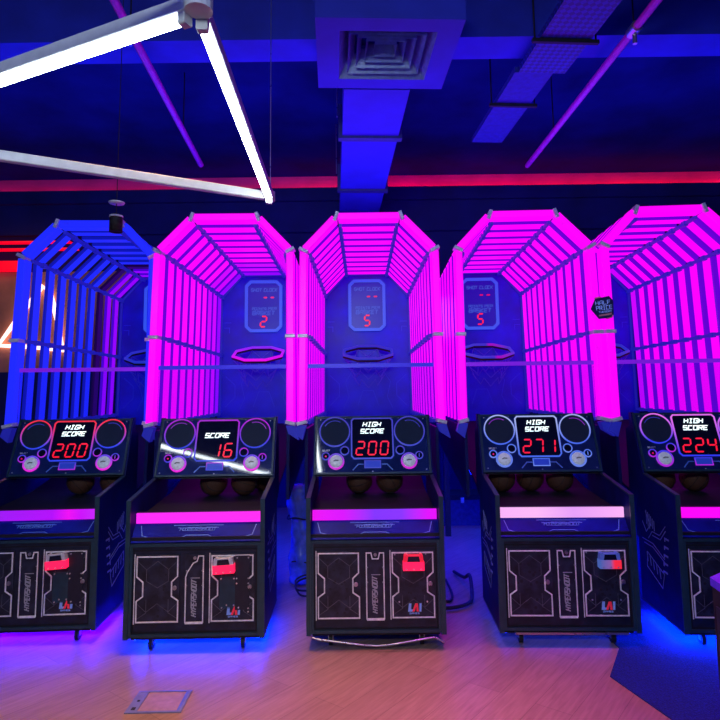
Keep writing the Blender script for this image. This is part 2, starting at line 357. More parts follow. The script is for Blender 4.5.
def pipe(p0, p1, lab):
    t = empty('sprinkler_pipe', p0); tag(t, lab, 'pipe', 'sprinkler pipes under the ceiling'); d = Vector(p1) - Vector(p0)
    MB().tube([(0, 0, 0), d], .03, 12).build('pipe', M_pipe, t)
    for k in (.12, .42, .8):
        q = d * k
        MB().tube([q + Vector((0, 0, .031)), Vector((q.x, q.y, Z - p0[2] - .005))], .006, 6).build('hanger_rod', M_dark, t)
    q = d * .42
    MB().tube([q - d.normalized() * .05, q + d.normalized() * .05], .042, 12).m(M_metal).tube([q - Vector((0, 0, .03)), q - Vector((0, 0, .11))], .016, 8).build('sprinkler_head', M_pipe, t)
pipe((2.06, 2.2, 4.2), (1.973, 6.75, 4.2), 'magenta painted ceiling pipe with a sprinkler head, beside the cable tray')
pipe((-1.50, 2.2, 4.2), (-1.79, 6.60, 4.2), 'magenta painted ceiling pipe behind the white tube light')

# pendant frame of LED tubes
M_tube = mat('white_led_tube', (.8, .8, .8), .3, emit=(.86, .96, 1.0), es=22.0)
M_hous = mat('pale_grey_batten', (.55, .58, .62), .45, noise=.08)
HZ = 2.8
A, B, C_ = Vector((-.504, 1.80, HZ)), Vector((-.562, 3.72, HZ)), Vector((-2.46, 2.69, HZ))
t = empty('pendant_light', (0, 0, 0)); tag(t, 'triangular pendant frame with white glowing tubes hanging from the ceiling', 'pendant light')
def batten(p, q, lit):
    d = (q - p).normalized(); up = Vector((0, 0, 1))
    h = MB().m(M_hous); h.beam(p + up * .050, q + up * .050, (0, 0, 1), .026, .022, .004, .03); ho = h.build('batten', M_hous, t)
    if lit:
        MB().tube([p + d * .07 + up * .006, q - d * .07 + up * .006], .0165, 12).build('led_tube', M_tube, ho)
        for e in (p + d * .055, q - d * .055):
            MB().m(M_hous).beam(e - d * .014 + up * .006, e + d * .014 + up * .006, (0, 0, 1), .021, .019, .004).build('lamp_holder', M_hous, ho)
batten(C_, A, True); batten(A, B, True); batten(B, C_, False); batten(A + Vector((-.03, -.06, 0)), A + Vector((-.9, -.85, 0)), False)
for p in (A, B, C_):
    q = MB().m(M_hous); q.frame(p + Vector((0, 0, .02))).disc(0, 0, .045 if p is A else .03, 0, .06, 16); n = q.build('joint', M_hous, t)
    MB().tube([p + Vector((0, 0, .08)), Vector((p.x, p.y, Z - .005))], .003, 6).build('suspension_wire', M_metal, n)
# black hanging lamp
t = empty('pendant_lamp', (-1.70, 4.1, 2.735)); tag(t, 'small black cylinder lamp hanging in front of the blue cage', 'pendant lamp')
MB().lathe([(.0, 0.004), (.036, .004), (.044, .0), (.044, .115), (.040, .125), (.012, .13), (0, .13)]).build('lamp_shade', M_dark, t)
MB().lathe([(.041, .106), (.046, .106), (.046, .118), (.041, .118)]).build('rim', M_grey, t)
MB().tube([(0, 0, .13), (0, 0, Z - 2.735 - .005)], .003, 6).build('cord', M_dark, t)
MB().lathe([(0, .205), (.05, .205), (.055, .215), (.0, .225)]).build('cord_disc', M_grey, t)

# ------------------------------------------------------------------ the arcade machines
L_ = 2.25; ZT, ZC, ZB, ZMID = 3.005, 2.728, 1.355, 2.042
WT, WC, WB = .262, .522, .532
def lean(z): return -.075 * (ZT - z) / (ZT - ZB)
NR = 10; PITCH = .235
MAG = (1, 0, 1); VIO = (.22, 0, 1); BLU = (.02, .03, 1)
def slat_mat(name, c, e, es=1.0):
    return (mat('slat_' + name, (.012, .006, .015), .35, spec=.2, emit=c, es=es), mat('slat_edge_' + name, (.01, .005, .03), .35, spec=.2, emit=e, es=es * .75))
SLAT = {'mag': slat_mat('magenta', (1, 0, 1), (.16, 0, .85)), 'vio': slat_mat('violet', (.30, 0, 1), (.08, 0, .8)), 'vm': slat_mat('violet_magenta', (.62, 0, 1), (.12, 0, .8)),
        'blu': slat_mat('blue', (.012, .022, 1), (.005, .01, .55)), 'off': slat_mat('unlit', (.02, 0, .10), (.01, 0, .06))}

def machine(loc, rot, cfg, label):
    t = empty('basketball_arcade_machine', loc, R(rot))
    tag(t, label, 'arcade machine', 'basketball arcade machines in a row')
    # ---- cage ribs
    def ring_pts(sx): return Vector((sx * WB, lean(ZB), ZB)), Vector((sx * WC, lean(ZC), ZC)), Vector((sx * WT, 0, ZT))
    for k in range(NR):
        key = cfg['ribs'][k]; face, edge = SLAT[key]; yk = Vector((0, k * PITCH + (0 if k else .015), 0)); hw, ht = cfg.get('slat', (.088, .031)); hw = hw if k else .06; ht = ht if k else .031; side = Vector((0, 1, 0))
        pairs = []
        for sx in (-1, 1):
            b, c, tt = ring_pts(sx); pairs += [(b, c), (c, tt)]
        pairs.append((ring_pts(-1)[2], ring_pts(1)[2]))
        for p, q in pairs:
            mb = MB().m(face); p2, q2 = p + yk, q + yk
            mb.beam(p2, q2, side, hw, ht, min(.009, ht * .4), .018)
            if k:                                           # narrow edges of the tube are dimmer than its face
                mb.m(edge); j = mb.mats.index(edge)
                for fi in range(len(mb.f)):
                    vs_ = [mb.v[i] for i in mb.f[fi]]
                    if len(vs_) == 4:
                        nrm = (vs_[1] - vs_[0]).cross(vs_[2] - vs_[0]).normalized()
                        if abs(nrm.y) > .5: mb.mi[fi] = j
            mb.build('light_slat', face, t)
    # ---- rails along the cage with a clip at each rib
    for sx in (-1, 1):
        b, c, tt = ring_pts(sx)
        mid = b + (c - b) * ((ZMID - ZB) / (ZC - ZB))
        for p, inn in ((tt, Vector((-sx * .03, 0, -.05))), (c, Vector((-sx * .047, 0, -.02))), (mid, Vector((-sx * .046, 0, 0))), (b + Vector((0, 0, .02)), Vector((-sx * .046, 0, .0)))):
            q = MB().m(M_rail); a = p + inn
            q.box(a.x - .011, a.x + .011, a.y + .04, L_ + (a.y), a.z - .013, a.z + .013)
            for k in range(1, NR): q.box(a.x - .016, a.x + .016, a.y + k * PITCH - .03, a.y + k * PITCH + .03, a.z - .02, a.z + .02)
            q.build('cage_rail', M_rail, t)
        # grey corner brackets of the front rib
        for p, d in ((tt, Vector((sx * .35, 0, -1))), (c, Vector((sx * 1, 0, .55))), (mid, Vector((1, 0, 0))), (b + Vector((0, 0, .02)), Vector((1, 0, -sx * .25)))):
            q = MB().m(M_grey); n = d.normalized()
            q.beam(p - n * .038 + Vector((0, -.012, 0)), p + n * .038 + Vector((0, -.012, 0)), (0, 1, 0), .05, .014, .004); q.build('bracket', M_grey, t)
        # splayed foot under the post
        q = MB().m(M_rail); q.frame((b.x, b.y, b.z), (1, 0, 0), (0, 0, 1), (0, -1, 0))
        q.poly([(-.035, .0), (.035, .0), (.035 + sx * .03, -.11), (-.035 - sx * .0 + sx * .02, -.06)], -.03, .045); q.build('post_foot', M_rail, t)
    # ---- back of the cage
    yb = L_ - .03
    pr = MB().m(M_backb).frame((0, yb, 0), (1, 0, 0), (0, 0, 1), (0, -1, 0)).poly([(-.53, 1.20), (.53, 1.20), (.525, ZC), (WT + .005, ZT + .03), (-WT - .005, ZT + .03), (-.525, ZC)], -.04, 0).m(M_backline)
    fr = MB().m(M_rail).frame((0, yb, 0), (1, 0, 0), (0, 0, 1), (0, -1, 0)); fr.ribbon([(-.50, 1.36), (-.49, ZC - .02), (-WT + .01, ZT - .03), (WT - .01, ZT - .03), (.49, ZC - .02), (.50, 1.36)], .022, 0.001, .018); fr.build('back_frame', M_rail, t)
    for sx in (-1, 1):
        pr.ribbon([(sx * .44, 1.45), (sx * .33, 1.56), (sx * .33, 1.70), (sx * .44, 1.80)], .008, .0, .002)
        pr.ribbon([(sx * .28, 1.42), (sx * .22, 1.55), (sx * .26, 1.72), (sx * .18, 1.84)], .006, .0, .002)
        pr.ribbon([(sx * .46, 2.36), (sx * .40, 2.36), (sx * .40, 2.30)], .008, .0, .002); pr.ribbon([(sx * .46, 2.42), (sx * .38, 2.42)], .008, .0, .002)
    pr.ribbon([(-.12, 1.45), (-.06, 1.62), (.06, 1.62), (.12, 1.45)], .006, 0, .002); pr.build('backboard', M_backb, t)
    # score box over the hoop
    s = MB().m(M_gloss).frame((0, yb - .001, 2.605), (1, 0, 0), (0, 0, 1), (0, -1, 0))
    w, h, c = .198, .285, .05
    oct_ = [(-w + c, -h), (w - c, -h), (w, -h + c), (w, h - c), (w - c, h), (-w + c, h), (-w, h - c), (-w, -h + c)]
    s.poly(oct_, 0, .05); sb = s.build('score_box', mat('blue_screen', (.006, .012, .30), .3, emit=(.004, .006, .30), es=.5), t)
    sb.data.materials[0] = MATS['blue_screen']
    F = dict(o=(0, yb - .052, 2.605), u=(1, 0, 0), v=(0, 0, 1), n=(0, -1, 0))
    MB().m(M_frame_led).frame(**F).ribbon(oct_, .034, -.01, .012, True).build('led_border', M_frame_led, sb)
    q = MB().frame(**F); text(q, 'SHOT', -.085, .19, .034, .12, .009, 0, .003, .15); text(q, 'CLOCK', .08, .19, .034, .15, .009, 0, .003, .15)
    q.m(M_bluetext); [q.mi.__setitem__(i, 0) for i in range(len(q.mi))]; q.build('lettering', M_bluetext, sb)
    q = MB().frame(**F); text(q, 'POINTS', -.05, -.03, .026, .16, .008, 0, .003, .15); text(q, 'PER', .10, -.03, .026, .09, .008, 0, .003, .15); text(q, 'BASKET', .0, -.08, .042, .25, .013, 0, .003, .15)
    q.build('lettering', M_bluetext, sb)
    for x in (.02, .10):
        q = MB().frame(**F); digit(q, '-', x, .10, .055, .1, .018, 0, .003); q.build('digit', M_redoff, sb)
    q = MB().frame(**F); digit(q, cfg.get('pts', '5'), .0, -.18, .062, .12, .018, 0, .003); q.build('digit', M_red, sb)
    # hoop
    hy, hz, hr = 1.80, 2.03, .28
    ho = MB().m(M_dark)
    tilt = R(19)
    pts = [(hr * math.cos(2 * math.pi * (i + .5) / 8), hr * math.sin(2 * math.pi * (i + .5) / 8)) for i in range(8)]
    P3 = [Vector((x, hy + y * math.cos(tilt), hz + y * math.sin(tilt) - .02)) for x, y in pts]
    ho.tube(P3, .012, 8, True); hoop = ho.build('hoop', M_dark, t)
    P4 = [p + Vector((0, 0, .022)) for p in P3]
    MB().tube(P4, .016, 8, True).build('led_ring', cfg['hoop'], hoop)
    MB().m(M_backb).box(-.13, .13, hy + hr * .9, yb - .05, hz - .06, hz + .045).box(-.10, .10, hy + hr * .9 - .02, hy + hr * .9, hz - .04, hz + .035).build('hoop_mount', M_backb, hoop)
    nt_ = MB().m(M_net)
    for i in range(8):
        a = P3[i] - Vector((0, 0, .01)); b2 = P3[(i + 1) % 8] - Vector((0, 0, .01)); cc = Vector((0, hy, hz))
        for k in range(3):
            f0, f1 = 1 - k * .16, 1 - (k + 1) * .16
            lo = lambda p, f, d: Vector((p.x * f, hy + (p.y - hy) * f, p.z - d))
            nt_.tube([lo(a, f0, k * .09), lo((a + b2) / 2, f1, (k + 1) * .09)], .003, 5); nt_.tube([lo(b2, f0, k * .09), lo((a + b2) / 2, f1, (k + 1) * .09)], .003, 5)
    nt_.build('net', M_net, hoop)
    # ---- clear guard across the front of the cage
    g = MB().m(M_acr); g.frame((0, -.055, 0), (1, 0, 0), (0, 0, 1), (0, -1, 0)).poly([(-.495, 1.36), (.495, 1.36), (.488, 1.80), (-.488, 1.80)], -.004, .004); gd = g.build('clear_guard', M_acr, t)
    MB().m(cfg['bar_mat']).box(-.488, .488, -.068, -.042, 1.792, 1.822).build('guard_rail', cfg['bar_mat'], gd)
    # ---- lower body: side panels
    prof = [(-.80, .10), (-.80, .93), (-.302, 1.0), (-.135, 1.425), (-.095, 1.425), (-.095, 1.33), (-.02, 1.30), (-.02, .86), (-.15, .80), (-.15, .10)]
    for sx in (-1, 1):
        q = MB().m(M_side).frame((sx * .435, 0, 0), (0, 1, 0), (0, 0, 1), (1, 0, 0) if sx > 0 else (1, 0, 0))
        q.poly(prof, -.024 if sx > 0 else 0, 0 if sx > 0 else .024)
        sp = q.build('side_panel', M_side, t)
        e = MB().m(M_trim).frame((sx * .435, 0, 0), (0, 1, 0), (0, 0, 1), (1, 0, 0))
        n0, n1 = (-.026, .002) if sx > 0 else (-.002, .026)
        e.ribbon([(-.15, .10), (-.80, .10), (-.80, .93), (-.302, 1.0)], .010, n0, n1); e.build('edge_moulding', M_trim, sp)
        gq = MB().m(M_sideart).frame((sx * (.4355), 0, 0), (0, 1, 0), (0, 0, 1), (sx, 0, 0))
        ln = lambda p, w=.006: gq.ribbon(p, w, 0, .0015)
        ln([(-.62, .70), (-.52, .62), (-.40, .62), (-.33, .56)]); ln([(-.62, .67), (-.53, .595), (-.40, .595)]); ln([(-.30, .74), (-.38, .66), (-.30, .60), (-.24, .66)], .008)
        for i in range(6): ln([(-.44 + .025 * i, .63 + .012 * (i % 3)), (-.44 + .025 * i, .70 + .01 * i)], .009)
        for i in range(5): ln([(-.66 + .012 * i, .62 - .055 * i), (-.60 + .012 * i, .62 - .055 * i), (-.60 + .012 * i, .60 - .055 * i)], .012)
        ln([(-.58, .48), (-.40, .54), (-.22, .54)]); ln([(-.58, .46), (-.40, .515), (-.25, .515)])
        ln([(-.56, .38), (-.30, .46), (-.28, .36), (-.52, .28), (-.56, .38)], .006)
        for i in range(5): ln([(-.50 + .05 * i, .335 + .015 * i), (-.49 + .05 * i, .40 + .015 * i)], .008)
        gq.build('side_graphic', M_sideart, sp)
        # upper wing and long side of the ball ramp
        q = MB().m(M_side).frame((sx * .505, 0, 0), (0, 1, 0), (0, 0, 1), (1, 0, 0))
        q.poly([(-.06, .80), (-.02, 1.325), (L_ - .01, 1.325), (L_ - .01, 1.04)], -.012, .012); q.build('ramp_side', M_side, t)
    q = MB().m(M_dark).box(-.493, .493, -.02, .0, .90, 1.30)
    q = MB().m(M_dark).frame((0, 0, 0), (0, 1, 0), (0, 0, 1), (1, 0, 0)); q.poly([(-.65, .790), (-.65, .80), (.05, .845), (L_ - .05, 1.26), (L_ - .05, 1.24), (.05, .825)], -.41, .41); q.build('ball_ramp', M_ramp, t)
    # cabinet shell
    q = MB().m(M_black).box(-.411, .411, -.775, -.16, .10, .655).box(-.411, .411, -.775, -.60, .655, .70); q.build('cabinet_body', M_black, t)
    for sx in (-1, 1):
        MB().m(M_black).box(sx * .44 - .03, sx * .44 + .03, L_ - .12, L_ - .06, 0, 1.06).build('rear_leg', M_black, t)
    # hood behind the control panel
    q = MB().m(M_black).frame((0, 0, 0), (0, 1, 0), (0, 0, 1), (1, 0, 0)); q.poly([(-.276, .995), (-.118, 1.405), (-.103, 1.405), (-.103, 1.20), (-.18, .995)], -.409, .409); q.build('hood', M_black, t)
    # ---- control panel
    pv = Vector((0, .166, .405)).normalized(); pn = Vector((0, -.405, .166)).normalized()
    FP = dict(o=Vector((0, -.205, 1.2075)) + pn * .004, u=(1, 0, 0), v=pv, n=pn)
    def fp(): return MB().frame(**FP)
    cp = fp().m(M_panel).poly([(-.409, -.2125), (.409, -.2125), (.409, .2125), (-.409, .2125)], 0, .018).build('control_panel', M_panel, t)
    fp().m(M_trim).ribbon([(-.417, -.2125), (.417, -.2125), (.417, .2125), (-.417, .2125)], .014, -.004, .024, True).build('panel_frame', M_trim, cp)
    dw = [(-.135, -.105), (.135, -.105), (.153, -.085), (.153, .185), (.138, .202), (-.138, .202), (-.153, .185), (-.153, -.085)]
    fp().m(M_gloss).poly(dw, .018, .020).build('display', M_gloss, cp)
    fp().ribbon(dw, .010, .018, .024, True).build('display_border', cfg['ring'], cp)
    for sx in (-1, 1):
        fp().m(M_cloth).disc(sx * .278, .10, .108, .018, .021).build('speaker', M_cloth, cp)
        fp().ring(sx * .278, .10, .107, .1155, .018, .027).build('speaker_ring', cfg['ring'], cp)
        fp().m(cfg['arc']).ribbon([(sx * .278 + .085 * math.cos(a), .10 + .085 * math.sin(a)) for a in [R((20 if sx > 0 else 60) + 9 * i) for i in range(11)]], .004, .021, .023).build('speaker_arc', cfg['arc'], cp)
        fp().m(M_gloss).disc(sx * .204, -.045, .026, .018, .022).build('port', M_gloss, cp)
        fp().ring(sx * .204, -.045, .027, .034, .018, .025, 24).build('port_ring', cfg['ring2'], cp)
        bt = fp().m(M_btn).disc(sx * .266, -.125, .046, .018, .030, 28, .014).build('push_button', M_btn, cp)
        fp().ring(sx * .266, -.125, .048, .060, .018, .028, 32).build('button_ring', cfg['btnring'], bt)
        fp().m(M_btnmark).ribbon([(sx * .266 - .018, -.128), (sx * .266 - .004, -.122), (sx * .266 + .018, -.124)], .008, .043, .0445).build('button_mark', M_btnmark, bt)
        kb = fp().m(M_gloss).disc(sx * .342, -.085, .022, .018, .024, 20).build('small_button', M_gloss, cp)
        fp().ring(sx * .342, -.085, .022, .030, .018, .025, 24).build('small_button_ring', cfg['ring2'], kb)
        if sx > 0: q = fp().m(cfg['ring2']); q.ribbon([(.342, -.098), (.342, -.072)], .006, .024, .026)
        else: q = fp().m(M_redoff); q.disc(-.342, -.087, .006, .024, .027, 10)
        q.build('button_symbol', None, kb)
    ss = fp().m(M_grey); text(ss, 'SELECT', -.34, -.042, .010, .055, .0022, .018, .019, .1); ss.build('lettering', M_grey, cp)
    q = fp().m(cfg['plate']).poly([(-.055, -.17), (.055, -.17), (.055, -.125), (-.055, -.125)], .018, .022); nb = q.build('name_plate', cfg['plate'], cp)
    q = fp().m(cfg['ring2']).ribbon([(-.058, -.173), (.058, -.173), (.058, -.122), (-.058, -.122)], .006, .018, .024, True); q.build('plate_border', cfg['ring2'], nb)
    q = fp().m(M_apronline)
    for sx in (-1, 1): q.ribbon([(sx * .066, -.147), (sx * .105, -.147), (sx * .145, -.19)], .008, .018, .020)
    q.build('panel_line', M_apronline, cp)
    sc = fp().m(M_screw)
    for x, y in ((-.385, .195), (.385, .195), (-.39, -.19), (.39, -.19), (0, -.2), (-.2, .206), (.2, .206)): sc.disc(x, y, .005, .018, .021, 10)
    sc.build('screws', M_screw, cp)
    if cfg['head'] == 2:
        q = fp(); text(q, 'HIGH', .0, .155, .031, .13, .0064, .020, .023, .28); q.build('lettering', M_white, cp)
        q = fp(); text(q, 'SCORE', .002, .102, .031, .17, .0064, .020, .023, .28); q.build('lettering', M_white, cp)
    else:
        q = fp(); text(q, 'SCORE', .0, .085, .032, .175, .0066, .020, .023, .28); q.build('lettering', M_white, cp)
    for i, ch in enumerate(cfg['digits']):
        if ch == ' ': continue
        q = fp(); digit(q, ch, -.088 + .088 * i, -.028, .054, .098, .0105, .020, .023); q.build('digit', M_red, cp)
    # ---- light bar, apron
    MB().m(M_black).box(-.411, .411, -.690, -.655, .70, .84).build('bar_backing', M_black, t)
    MB().m(cfg['bar']).box(-.404, .404, -.712, -.690, .775, .838).build('light_bar', cfg['bar'], t)
    a0, a1 = Vector((0, -.782, .672)), Vector((0, -.70, .772)); av = (a1 - a0).normalized(); an = Vector((0, -av.z, av.y))
    q = MB().frame((a0 + a1) / 2, (1, 0, 0), av, an).m(M_apron).poly([(-.411, -.065), (.411, -.065), (.411, .065), (-.411, .065)], -.012, 0); ap = q.build('apron', M_apron, t)
    q = MB().frame((a0 + a1) / 2, (1, 0, 0), av, an).m(M_apronline)
    for sx in (-1, 1): q.ribbon([(sx * .37, .05), (sx * .35, -.02), (sx * .30, -.035), (sx * .11, -.04), (sx * .07, -.02), (0, -.02)], .005, 0, .002)
    for i in range(3): q.ribbon([(-.10 - .03 * i, .012 + .018 * i), (.10 + .03 * i, .012 + .018 * i)], .004, 0, .002)
    text(q, 'HYPERSHOOT', 0, .022, .022, .23, .004, 0, .002, .2)
    q.build('apron_graphic', M_apronline, ap)
    MB().frame((a0 + a1) / 2, (1, 0, 0), av, an).m(M_grey).poly([(-.022, -.046), (.022, -.046), (.022, -.036), (-.022, -.036)], 0, .003).build('small_plate', M_grey, ap)
    # ---- front panel with its doors
    FF = dict(o=(0, -.776, 0), u=(1, 0, 0), v=(0, 0, 1), n=(0, -1, 0))
    def ff(): return MB().frame(**FF)
    q = ff().m(M_face).poly([(-.409, .105), (.409, .105), (.409, .665), (-.409, .665)], 0, .010); fpn = q.build('front_panel', M_face, t)
    ff().m(M_trim).ribbon([(-.40, .114), (.40, .114), (.40, .656), (-.40, .656)], .018, .010, .022, True).build('front_frame', M_trim, fpn)
    ff().m(M_dark).ribbon([(-.383, .132), (.383, .132), (.383, .625), (-.383, .625)], .006, .010, .014, True).build('inner_frame', M_dark, fpn)
    zz = [.196, .322, .349, .435, .468, .588]
    def outline(x0, x1, k0, k1):
        return [(x0, zz[0]), (x1, zz[0]), (x1 - .000, zz[1]), (k1, zz[2]), (k1, zz[3]), (x1 - .004, zz[4]), (x1 - .004, zz[5]), (x0, zz[5]), (x0, zz[4]), (k0, zz[3]), (k0, zz[2]), (x0, zz[1])]
    for side, (x0, x1, k0, k1) in (('left', (-.362, -.104, -.323, -.144)), ('right', (.106, .366, .143, .325))):
        d = ff().m(M_door).poly([(x0 - .012, .185), (x1 + .008, .185), (x1 + .008, .60), (x0 - .012, .60)], .010, .018)
        d.m(M_hex); xm = (x0 + x1) / 2
        for z0 in (.305, .56):
            d.ribbon([(x0 + .004, z0), (x0 + .06, z0 - .05), (xm, z0), (x1 - .06, z0 - .05), (x1 - .006, z0)][::1], .0035, .018, .0185)
        d.ribbon([(x0 + .06, .51), (x0 + .06, .44), (xm, .40), (x1 - .06, .44), (x1 - .06, .51)], .0035, .018, .0185)
        d.ribbon([(x0 + .06, .33), (x0 + .06, .25), (x0 + .005, .215)], .0035, .018, .0185); d.ribbon([(x1 - .06, .33), (x1 - .06, .25), (x1 - .005, .215)], .0035, .018, .0185)
        for i in range(26):
            hx, hz_ = random.uniform(x0 + .05, x1 - .05), random.uniform(.22, .57)
            rr = random.uniform(.006, .012)
            d.m(M_hexdark).poly([(hx + rr * math.cos(R(60 * j)), hz_ + rr * math.sin(R(60 * j))) for j in range(6)], .018, .0183)
        do = d.build('door', M_door, fpn)
        ff().m(M_silver).ribbon(outline(x0, x1, k0, k1), .008, .018, .022, True).build('door_outline', M_silver, do)
        lk = ff().m(M_metal).disc(k1 + .018, .398, .010, .018, .026, 16).ring(k1 + .018, .398, .010, .014, .018, .023, 16); lk.build('lock', M_metal, do)
        ff().m(M_silver).box(x0 - .016, x0 - .011, .185, .605, .018, .022).build('door_hinge', M_silver, do)
        if side == 'right': dr = do
    mid = ff().m(M_door).poly([(-.064, .180), (.056, .180), (.056, .60), (-.064, .60)], .010, .016).build('emblem_panel', M_door, fpn)
    if cfg['slot'] == 'cut': op = [(-.058, .190), (.052, .190), (.052, .588), (.022, .588), (.012, .556), (-.012, .545), (-.048, .49), (-.058, .46)]
    else: op = [(-.058, .190), (.052, .190), (.052, .588), (.026, .588), (.018, .552), (-.020, .552), (-.028, .588), (-.058, .588)]
    ff().m(M_silver).ribbon(op, .007, .016, .020, True).build('panel_outline', M_silver, mid)
    ff().m(M_silver).box(-.058, .052, .180, .187, .016, .021).build('panel_outline', M_silver, mid)
    ff().m(M_metal).disc(-.001, .577, .010, .016, .024, 14).build('lock', M_metal, mid)
    q = ff().m(M_emblem); text(q, 'HYPERSHOOT', -.006, .335, .030, .215, .0065, .016, .018, .35, R(90)); q.ribbon([(-.028, .455), (.030, .455)], .004, .016, .018); q.build('lettering', M_emblem, mid)
    sc = ff().m(M_screw)
    for x in (-.052, .046):
        for z in (.50, .41): sc.disc(x, z, .0045, .016, .021, 8)
    sc.build('screws', M_screw, mid)
    # company mark: outlined blue L, red A, blue I
    q = ff().m(M_markw); q.poly([(.194, .212), (.284, .212), (.290, .284), (.204, .284)], .018, .019)
    q.m(M_markb); q.poly([(.206, .280), (.222, .280), (.219, .244), (.236, .244), (.236, .231), (.200, .231)], .019, .022)
    q.m(M_markr); q.poly([(.226, .231), (.246, .280), (.262, .280), (.268, .231), (.254, .231), (.252, .262), (.240, .231)], .019, .0225)
    q.m(M_markb); q.poly([(.272, .280), (.286, .280), (.283, .231), (.270, .231)], .019, .022)
    q.m(M_markb); text(q, 'GAMES', .240, .2205, .008, .06, .002, .019, .021)
    q.build('logo', M_markw, dr)
    # coin / card reader
    cx, cz, tl = cfg['reader']
    rd = MB().frame((cx, -.795, cz), (math.cos(tl), 0, math.sin(tl)), (-math.sin(tl), 0, math.cos(tl)), (0, -1, 0)).m(cfg['reader_top'])
    rd.poly([(-.064, -.005), (.064, -.005), (.058, .045), (.045, .052), (.036, .044), (-.036, .044), (-.045, .052), (-.058, .045)], 0, .045)
    ro = rd.build('card_reader', cfg['reader_top'], dr)
    def rf(): return MB().frame((cx, -.795, cz), (math.cos(tl), 0, math.sin(tl)), (-math.sin(tl), 0, math.cos(tl)), (0, -1, 0))
    rf().m(M_rglow).poly([(-.066, -.045), (.066, -.045), (.066, .006), (-.066, .006)], 0, .050).build('glowing_front', cfg['rglow'], ro).data.materials.__setitem__(0, cfg['rglow'])
    rf().m(M_gloss).poly([(-.040, .008), (.040, .008), (.034, .040), (-.034, .040)], .045, .048).build('screen', mat('reader_screen', (.02, .06, .25), .2, emit=(.03, .12, .5), es=.5), ro)
    q = rf().m(M_screw)
    for x in (-.045, 0, .045): q.disc(x, -.036, .005, .050, .053, 8)
    q.build('screws', M_screw, ro)
    if cfg['plates']:
        q = ff().m(M_plate).poly([(.252, .26), (.342, .26), (.342, .588), (.252, .588)], .018, .023); q.build('cover_plate', M_plate, dr)
        q = ff().m(M_trim).poly([(.155, .27), (.252, .27), (.252, .46), (.155, .46)], .018, .022); q.build('cover_plate', M_plate, dr)
        sc = ff().m(M_screw)
        for x, z in ((.165, .45), (.245, .45), (.262, .45), (.335, .45), (.262, .42), (.335, .42), (.17, .275), (.245, .29), (.275, .275), (.335, .27), (.265, .575), (.335, .575), (.20, .29), (.335, .25)): sc.disc(x, z, .005, .023, .027, 8)
        sc.build('screws', M_screw, dr)
    else:
        sc = ff().m(M_screw)
        for x, z in ((.146, .29), (.322, .29), (.122, .578), (.20, .580), (.318, .580)): sc.disc(x, z, .0055, .018, .023, 8)
        sc.build('screws', M_screw, dr)
    # ---- underside
    MB().m(M_dark).box(-.40, .40, -.765, -.17, .082, .099).build('base_plate', M_dark, t)
    for x in (-.29, .29):
        for y in (-.70, -.24):
            c = MB().m(M_metal).box(x - .03, x + .03, y - .03, y + .03, .076, .0815).box(x - .016, x - .012, y - .018, y + .018, .03, .076).box(x + .012, x + .016, y - .018, y + .018, .03, .076).build('caster', M_metal, t)
            MB().m(M_rubber).frame((x, y, .036), (0, 1, 0), (0, 0, 1), (1, 0, 0)).disc(0, 0, .036, -.0115, .0115, 20).build('wheel', M_rubber, c)
    if cfg['under']:
        um = cfg['under']
        MB().m(um).box(-.38, .38, -.66, -.64, .065, .0815).build('underglow_strip', um, t)
        for sx in (-1, 1): MB().m(um).box(sx * .385 - .006, sx * .385 + .006, -.73, -.2, .068, .0815).build('underglow_strip', um, t)
    MB().m(U_ramp).frame((0, 0, 0), (0, 1, 0), (0, 0, 1), (1, 0, 0)).poly([(.5, .885), (2.0, 1.168), (2.0, 1.176), (.5, .893)], -.40, .40).build('added_ramp_glow', U_ramp, t)  # hidden glowing sheet added to light the floor between machines
    if cfg['rod'] == 'bent':
        MB().tube([(-.40, -.80, .085), (-.37, -.81, .078), (-.08, -.815, .042), (0, -.815, .037), (.08, -.815, .042), (.36, -.81, .083), (.42, -.81, .052)], .006, 8).build('foot_rod', M_metal, t)
    elif cfg['rod'] == 'flat':
        MB().m(M_metal).box(-.34, .36, -.80, -.77, .083, .096).build('foot_rod', M_metal, t)
    return t

M_ramp = mat('deep_blue_ramp', (.003, .008, .16), .5, noise=.3, nscale=6)
M_frame_led = glow('score_box_led', [(0, (.03, .10, 1)), (1, (.03, .08, 1))], .8)
M_bluetext = glow('blue_lettering', [(0, (.03, .10, .9)), (1, (.03, .10, .9))], .6)
M_net = mat('net_cord', (.10, .14, .7), .8)
M_btn = mat('pale_button_plastic', (.55, .60, .66), .3, emit=(.5, .6, .7), es=.25, noise=.2, nscale=60)
M_btnmark = mat('button_mark_print', (.10, .11, .14), .5)
M_sideart = mat('side_line_print', (.22, .26, .6), .5)
M_hexdark = mat('dark_hexagon_print', (.012, .012, .022), .5)
M_emblem = mat('pale_emblem_print', (.42, .43, .48), .5)
M_markw = mat('dark_mark_ground', (.03, .03, .05), .5); M_markb = mat('blue_mark_print', (.25, .36, .75), .4, emit=(.1, .2, .6), es=.25); M_markr = mat('red_mark_print', (.8, .04, .08), .4, emit=(.8, .02, .05), es=.3)
M_plate = mat('dark_cover_plate', (.012, .014, .03), .45, noise=.2)
M_rglow = mat('reader_red_glow', (.6, .02, .05), .35, emit=(1, .01, .09), es=1.2)
M_rglow_half = glow('reader_half_glow', [(0, (.06, .12, .45)), (.5, (.25, .10, .4)), (.68, (1, .02, .06)), (1, (1, .02, .05))], .9, 0)
M_rgrey = mat('reader_grey', (.62, .63, .70), .4, noise=.1); M_rred = mat('reader_red', (.6, .02, .04), .35, emit=(.9, .01, .05), es=.6); M_rblue = mat('reader_blue', (.10, .16, .45), .35, emit=(.04, .08, .4), es=.4)
